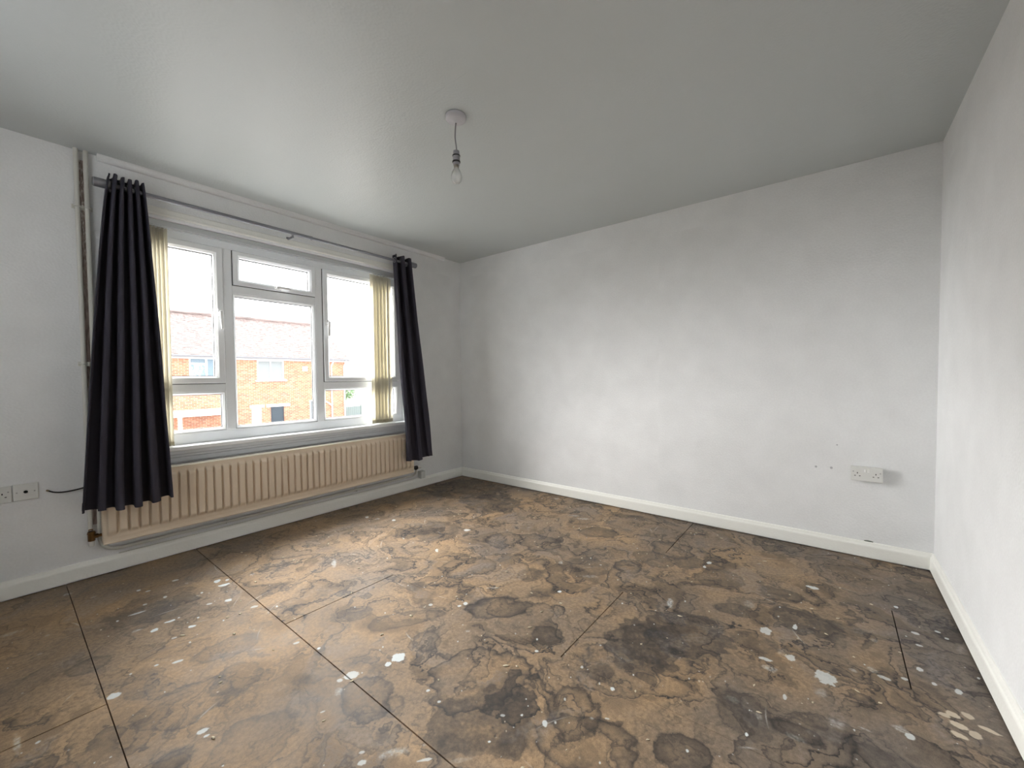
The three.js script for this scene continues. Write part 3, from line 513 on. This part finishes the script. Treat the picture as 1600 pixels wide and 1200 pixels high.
// ---------------------------------------------------------------- loose flakes on the floor
{
  const R = rng(91), list = [];
  for (let k = 0; k < 150; k++) {
    const x = 0.3 + R() * 3.35, z = 0.15 + R() * 3.0, s = 0.0025 + 0.004 * R();
    const g = new THREE.TetrahedronGeometry(s, 1).scale(1 + R() * 1.6, 0.22, 0.7 + 0.5 * R()).rotateY(R() * 6.28).translate(x, 0.0012 + s * 0.16, z); list.push(g);
  }
  const d = part('paint_flakes', list, mat(0xcfc3a8, 0.8), scene); d.userData = { kind: 'stuff', label: 'small pale flakes and crumbs scattered over the stained floor', category: 'debris' };
}

// ---------------------------------------------------------------- outside
{
  const asphalt = mat(0x9a9894, 0.9, { bumpMap: floorGrain, bumpScale: 0.003 });
  part('ground', box(-95, -0.4, GROUND - 0.4, GROUND, -70, 60), asphalt, scene).userData = { kind: 'structure', label: 'pale road and paving between the houses' };
  const brickMap = texture(1024, 1024, (() => {
    const rows = 27, cols = 9;                           // 2.025 m square: courses 75 mm, stretchers 225 mm
    const R = rng(3), tone = Array.from({ length: rows * cols * 2 }, () => R());
    return (x, y, c) => {
      const v = y / 1024 * rows, row = Math.floor(v), u = x / 1024 * cols + (row % 2 ? 0.5 : 0), col = Math.floor(u) % cols, fu = u % 1, fv = v % 1;
      const joint = fv < 0.14 || fu < 0.045, t = tone[row * cols + col], n = 1 + 0.12 * noiseA(x / 30, y / 30);
      if (joint) { c[0] = 215; c[1] = 200; c[2] = 182; } else { c[0] = mix(158, 200, t) * n; c[1] = mix(97, 134, t) * n; c[2] = mix(76, 108, t * t) * n; }
    };
  })(), { srgb: true, repeat: [1 / 2.025, 1 / 2.025] });
  const brick = new THREE.MeshStandardMaterial({ map: brickMap, roughness: 0.9 });
  const white = mat(0xf0f0ee, 0.45), greyGlass = mat(0x6f8391, 0.12), lead = mat(0x8f949a, 0.7), slate = mat(0x2c3a45, 0.35);
  const X = -20.7, zR = -10.25, zL = 5.5, eave = 2.3, deep = 7.0;
  const h = thing('house', 'orange brick house across the road with a long pale tiled roof', 'house');
  const HO = [[-3.73, -2.42, 1.16, 2.17], [-6.68, -5.32, 1.07, 2.13], [-5.5, -5.01, GROUND, -0.3], [-6.63, -5.94, GROUND, -0.4], [-8.62, -8.04, -1.45, -0.15], [0.4, 2.2, 1.1, 2.15]];
  const s = new THREE.Shape([[zR, GROUND], [zL, GROUND], [zL, eave], [zR, eave]].map((p) => new THREE.Vector2(...p)));
  for (const [a, b, c, d] of HO) s.holes.push(new THREE.Path([[a, c + (c === GROUND ? 0.02 : 0)], [b, c + (c === GROUND ? 0.02 : 0)], [b, d], [a, d]].map((p) => new THREE.Vector2(...p))));
  part('front_wall', metres(new THREE.ExtrudeGeometry(s, { depth: 0.25, bevelEnabled: false }).applyMatrix4(new THREE.Matrix4().makeBasis(V(0, 0, 1), V(0, 1, 0), V(-1, 0, 0)).setPosition(X, 0, 0))), brick, h);
  const gable = (z) => metres(new THREE.ExtrudeGeometry(new THREE.Shape([[X - deep, GROUND], [X - 0.25, GROUND], [X - 0.25, eave], [X - deep / 2, eave + 2.2], [X - deep, eave]].map((p) => new THREE.Vector2(...p))), { depth: 0.25, bevelEnabled: false }).translate(0, 0, z));
  part('side_wall', gable(zR), brick, h); part('side_wall', gable(zL - 0.25), brick, h);
  part('rear_wall', box(X - deep, X - deep + 0.25, GROUND, eave, zR + 0.25, zL - 0.25), brick, h);
  part('inner_floor', box(X - deep + 0.25, X - 0.3, -0.2, 0.0, zR + 0.25, zL - 0.25), lead, h);
  // roof: stepped courses of tiles
  const prof = [], steps = 40, over = 0.28, rise = 2.38, run = deep / 2 + over;
  const tileMap = texture(512, 512, (x, y, c) => { const n = fbm(noiseA, x / 40, y / 10, 4), t = noiseC(Math.floor(x / 16) * 3.1, Math.floor(y / 10) * 1.7), v = 1 + 0.3 * n + 0.2 * t; c[0] = 132 * v; c[1] = 118 * v; c[2] = 114 * v; }, { srgb: true, repeat: [0.2, 0.24] });
  const tile = new THREE.MeshStandardMaterial({ map: tileMap, roughness: 0.85 });
  for (let k = 0; k < steps; k++) { const t = k / steps; prof.push([over - run * t, eave + rise * t + 0.022], [over - run * (t + 1 / steps), eave + rise * (t + 1 / steps)]); }
  const slope = new THREE.Shape([...prof.map((p) => new THREE.Vector2(...p)), new THREE.Vector2(over - run, eave + rise - 0.1), new THREE.Vector2(over, eave - 0.09)]);
  const roofGeo = metres(new THREE.ExtrudeGeometry(slope, { depth: zL - zR + 0.3, bevelEnabled: false }));
  const roof = part('roof_slope', roofGeo.translate(X, 0, zR - 0.15), tile, h);
  part('roof_slope', metres(new THREE.ExtrudeGeometry(slope, { depth: zL - zR + 0.3, bevelEnabled: false }).rotateY(Math.PI)).translate(X - deep, 0, zL + 0.15), tile, h);
  part('ridge', rod([X - deep / 2, eave + rise + 0.02, zR - 0.15], [X - deep / 2, eave + rise + 0.02, zL + 0.15], 0.11, 12), tile, h);
  part('fascia', box(X + 0.2, X + 0.235, eave - 0.2, eave - 0.03, zR - 0.15, zL + 0.15), white, h);
  part('soffit', box(X, X + 0.21, eave - 0.2, eave - 0.17, zR - 0.15, zL + 0.15), white, h);
  part('gutter', rod([X + 0.29, eave - 0.07, zR - 0.15], [X + 0.29, eave - 0.07, zL + 0.15], 0.055, 12), mat(0x77787c, 0.5), h);
  for (const [z, k] of [[-9.36, 0], [-10.18, 1]]) {
    const pts = [[X + 0.29, eave - 0.1, z], [X + 0.27, eave - 0.25, z], [X + 0.07, eave - 0.42, z], [X + 0.06, eave - 0.7, z], [X + 0.06, 0, z], [X + 0.06, GROUND + 0.02, z]];
    const d = part('downpipe', new THREE.TubeGeometry(new THREE.CatmullRomCurve3(pts.map((p) => V(...p)), false, 'centripetal'), 60, k ? 0.045 : 0.04, 10), white, h);
    if (!k) part('branch_pipe', tube([[X + 0.06, -0.55, z + 0.02], [X + 0.07, -0.35, z + 0.25], [X + 0.06, -0.25, z + 0.5]], 0.04, 16, 8), white, d);
  }
  function houseWindow([a, b, c, d], lights, sillOut = 0.09) {
    const w = part('window', [box(X - 0.13, X - 0.03, c, c + 0.07, a, b), box(X - 0.13, X - 0.03, d - 0.07, d, a, b), box(X - 0.13, X - 0.03, c + 0.07, d - 0.07, a, a + 0.07), box(X - 0.13, X - 0.03, c + 0.07, d - 0.07, b - 0.07, b), ...lights.bars.map(([p, q, r, t]) => box(X - 0.125, X - 0.04, r, t, p, q))], white, h);
    for (const [p, q, r, t, m] of lights.panes) part('pane', box(X - 0.10, X - 0.09, r, t, p, q), m ?? greyGlass, w);
    if (sillOut) part('sill', box(X - 0.03, X + sillOut, c - 0.1, c, a - 0.1, b + 0.1), white, w);
    return w;
  }
  const net = mat(0x8c9294, 0.6);
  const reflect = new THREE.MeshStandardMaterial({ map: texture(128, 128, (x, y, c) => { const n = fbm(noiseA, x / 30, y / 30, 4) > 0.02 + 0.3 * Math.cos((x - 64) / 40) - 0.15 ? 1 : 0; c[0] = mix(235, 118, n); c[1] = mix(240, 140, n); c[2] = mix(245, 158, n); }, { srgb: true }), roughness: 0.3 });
  houseWindow(HO[0], { bars: [[-3.16, -3.08, 1.23, 2.1], [-3.08, -2.49, 1.83, 1.91]], panes: [[-3.08, -2.49, 1.23, 1.83, reflect], [-3.08, -2.49, 1.91, 2.1], [-3.66, -3.16, 1.23, 2.1]] });
  houseWindow(HO[1], { bars: [[-6.02, -5.97, 1.14, 2.06]], panes: [[-6.61, -6.02, 1.14, 2.06, net], [-5.97, -5.39, 1.14, 2.06, net]] });
  houseWindow(HO[5], { bars: [[1.26, 1.34, 1.17, 2.08]], panes: [[0.47, 1.26, 1.17, 2.08], [1.34, 2.13, 1.17, 2.08]] });
  houseWindow(HO[4], { bars: [], panes: [[-8.55, -8.2, -1.38, -0.22, slate], [-8.2, -8.11, -1.38, -0.22, net]] }, 0.06);
  const dl = part('door', [box(X - 0.14, X - 0.05, GROUND, -0.3, -5.5, -5.01)], white, h);
  part('door_glass', box(X - 0.05, X - 0.04, -1.75, -0.85, -5.38, -5.16), mat(0xa9b4b8, 0.3), dl); part('door_light', box(X - 0.05, X - 0.04, -0.68, -0.5, -5.38, -5.16), mat(0x9aa3a8, 0.4), dl);
  const dd = part('door', box(X - 0.14, X - 0.06, GROUND, -0.4, -6.63, -5.94), slate, h); dd.userData.label = 'dark slate coloured door';
  for (let k = 0; k < 3; k++) part('door_panel', box(X - 0.06, X - 0.05, GROUND + 0.2 + k * 0.72, GROUND + 0.8 + k * 0.72, -6.55, -6.02, 0.004), slate, dd);
  part('lintel', box(X - 0.02, X + 0.03, -0.42, -0.27, -6.93, -5.72), white, h); part('lintel', box(X - 0.02, X + 0.03, -0.42, -0.27, -5.62, -4.92), white, h);
  part('alarm_box', box(X, X + 0.09, 1.53, 1.80, -7.93, -7.65, 0.02), white, h);
  const cp = part('canopy', box(X, X + 0.95, -0.60, -0.33, -3.72, -1.3, 0.02), white, h);
  part('canopy_post', box(X + 0.78, X + 0.9, GROUND, -0.6, -3.7, -3.56), white, cp); part('canopy_post', box(X + 0.78, X + 0.9, GROUND, -0.6, -1.9, -1.76), white, cp);
  // garden fence, gate, shrub and a farther house to the right
  const fw = mat(0x7f8d8c, 0.8), f = thing('garden_fence', 'pale timber garden fence beyond the brick house corner', 'fence');
  for (let k = 0; k < 5; k++) part('fence_panel', Array.from({ length: 12 }, (_, i) => box(-24.02 - (i % 2) * 0.015, -23.98, GROUND + 0.05, GROUND + 1.78 + 0.01 * (i % 3), -11.6 - k * 1.8 - i * 0.148 - 0.14, -11.6 - k * 1.8 - i * 0.148)), fw, f);
  for (let k = 0; k < 6; k++) part('fence_post', box(-24.05, -23.95, GROUND, GROUND + 1.9, -11.6 - k * 1.8, -11.5 - k * 1.8), fw, f);
  const gt = thing('side_gate', 'narrow dark boarded gate between house corner and fence', 'gate');
  part('gate_board', Array.from({ length: 5 }, (_, i) => box(-23.03, -23.0, GROUND + 0.04, GROUND + 1.85, -11.3 + i * 0.12, -11.19 + i * 0.12)), mat(0x5d6668, 0.8), gt);
  part('gate_rail', [box(-23.0, -22.96, GROUND + 0.3, GROUND + 0.4, -11.3, -10.7), box(-23.0, -22.96, GROUND + 1.5, GROUND + 1.6, -11.3, -10.7)], mat(0x5d6668, 0.8), gt);
  const sh = thing('shrub', 'pale green bushy shrub rising behind the garden fence', 'shrub', [-26, GROUND, -13.1]);
  { const R = rng(8), leaves = []; for (let k = 0; k < 900; k++) { const a = R() * 6.283, e = Math.acos(2 * R() - 1), r = Math.cbrt(R()) * 0.85; leaves.push(new THREE.PlaneGeometry(0.11, 0.07).rotateX(R() * 3).rotateY(R() * 6).translate(r * Math.sin(e) * Math.cos(a), 2.75 + 0.8 * r * Math.cos(e) + 0.1 * noiseA(a, e), r * Math.sin(e) * Math.sin(a))); }
    const fo = part('foliage', leaves, mat(0x6f9468, 0.8, { side: THREE.DoubleSide }), sh); fo.userData.kind = 'stuff';
    part('trunk', [rod([0, 0, 0], [0.05, 2.4, 0.03], 0.07, 8, 0.04), rod([0.02, 1.6, 0], [0.3, 2.7, 0.2], 0.035, 6, 0.02), rod([0.02, 1.5, 0], [-0.25, 2.6, -0.2], 0.035, 6, 0.02)], mat(0x6b5a48, 0.9), sh); }
  const fh = thing('house', 'farther pale brick house seen past the right end of the roof', 'house', [-44, 0, -26.5]);
  const fb = new THREE.MeshStandardMaterial({ map: brickMap, color: 0xffffff, roughness: 0.9 }); fb.map = null; fb.color.set(0xd9cfc6);
  part('front_wall', box(-6, 0, GROUND, 2.9, -7, 7.2), fb, fh);
  const fr = metres(new THREE.ExtrudeGeometry(new THREE.Shape([[0.4, 2.8], [-3, 4.9], [-6.4, 2.8]].map((p) => new THREE.Vector2(...p))), { depth: 14.8, bevelEnabled: false }).translate(0, 0, -7.3));
  part('roof', fr, tile, fh);
  for (const [z, y] of [[5.4, 1.35], [1.4, 1.35], [5.4, -1.3], [1.4, -1.3]]) { const w = part('window', box(-0.02, 0.06, y - 0.45, y + 0.55, z - 0.6, z + 0.6, 0.01), white, fh); part('pane', box(0.05, 0.07, y - 0.3, y + 0.4, z - 0.45, z + 0.45), mat(0x93a2ac, 0.2), w); }
}
solid(scene);
renderer.render(scene, camera);
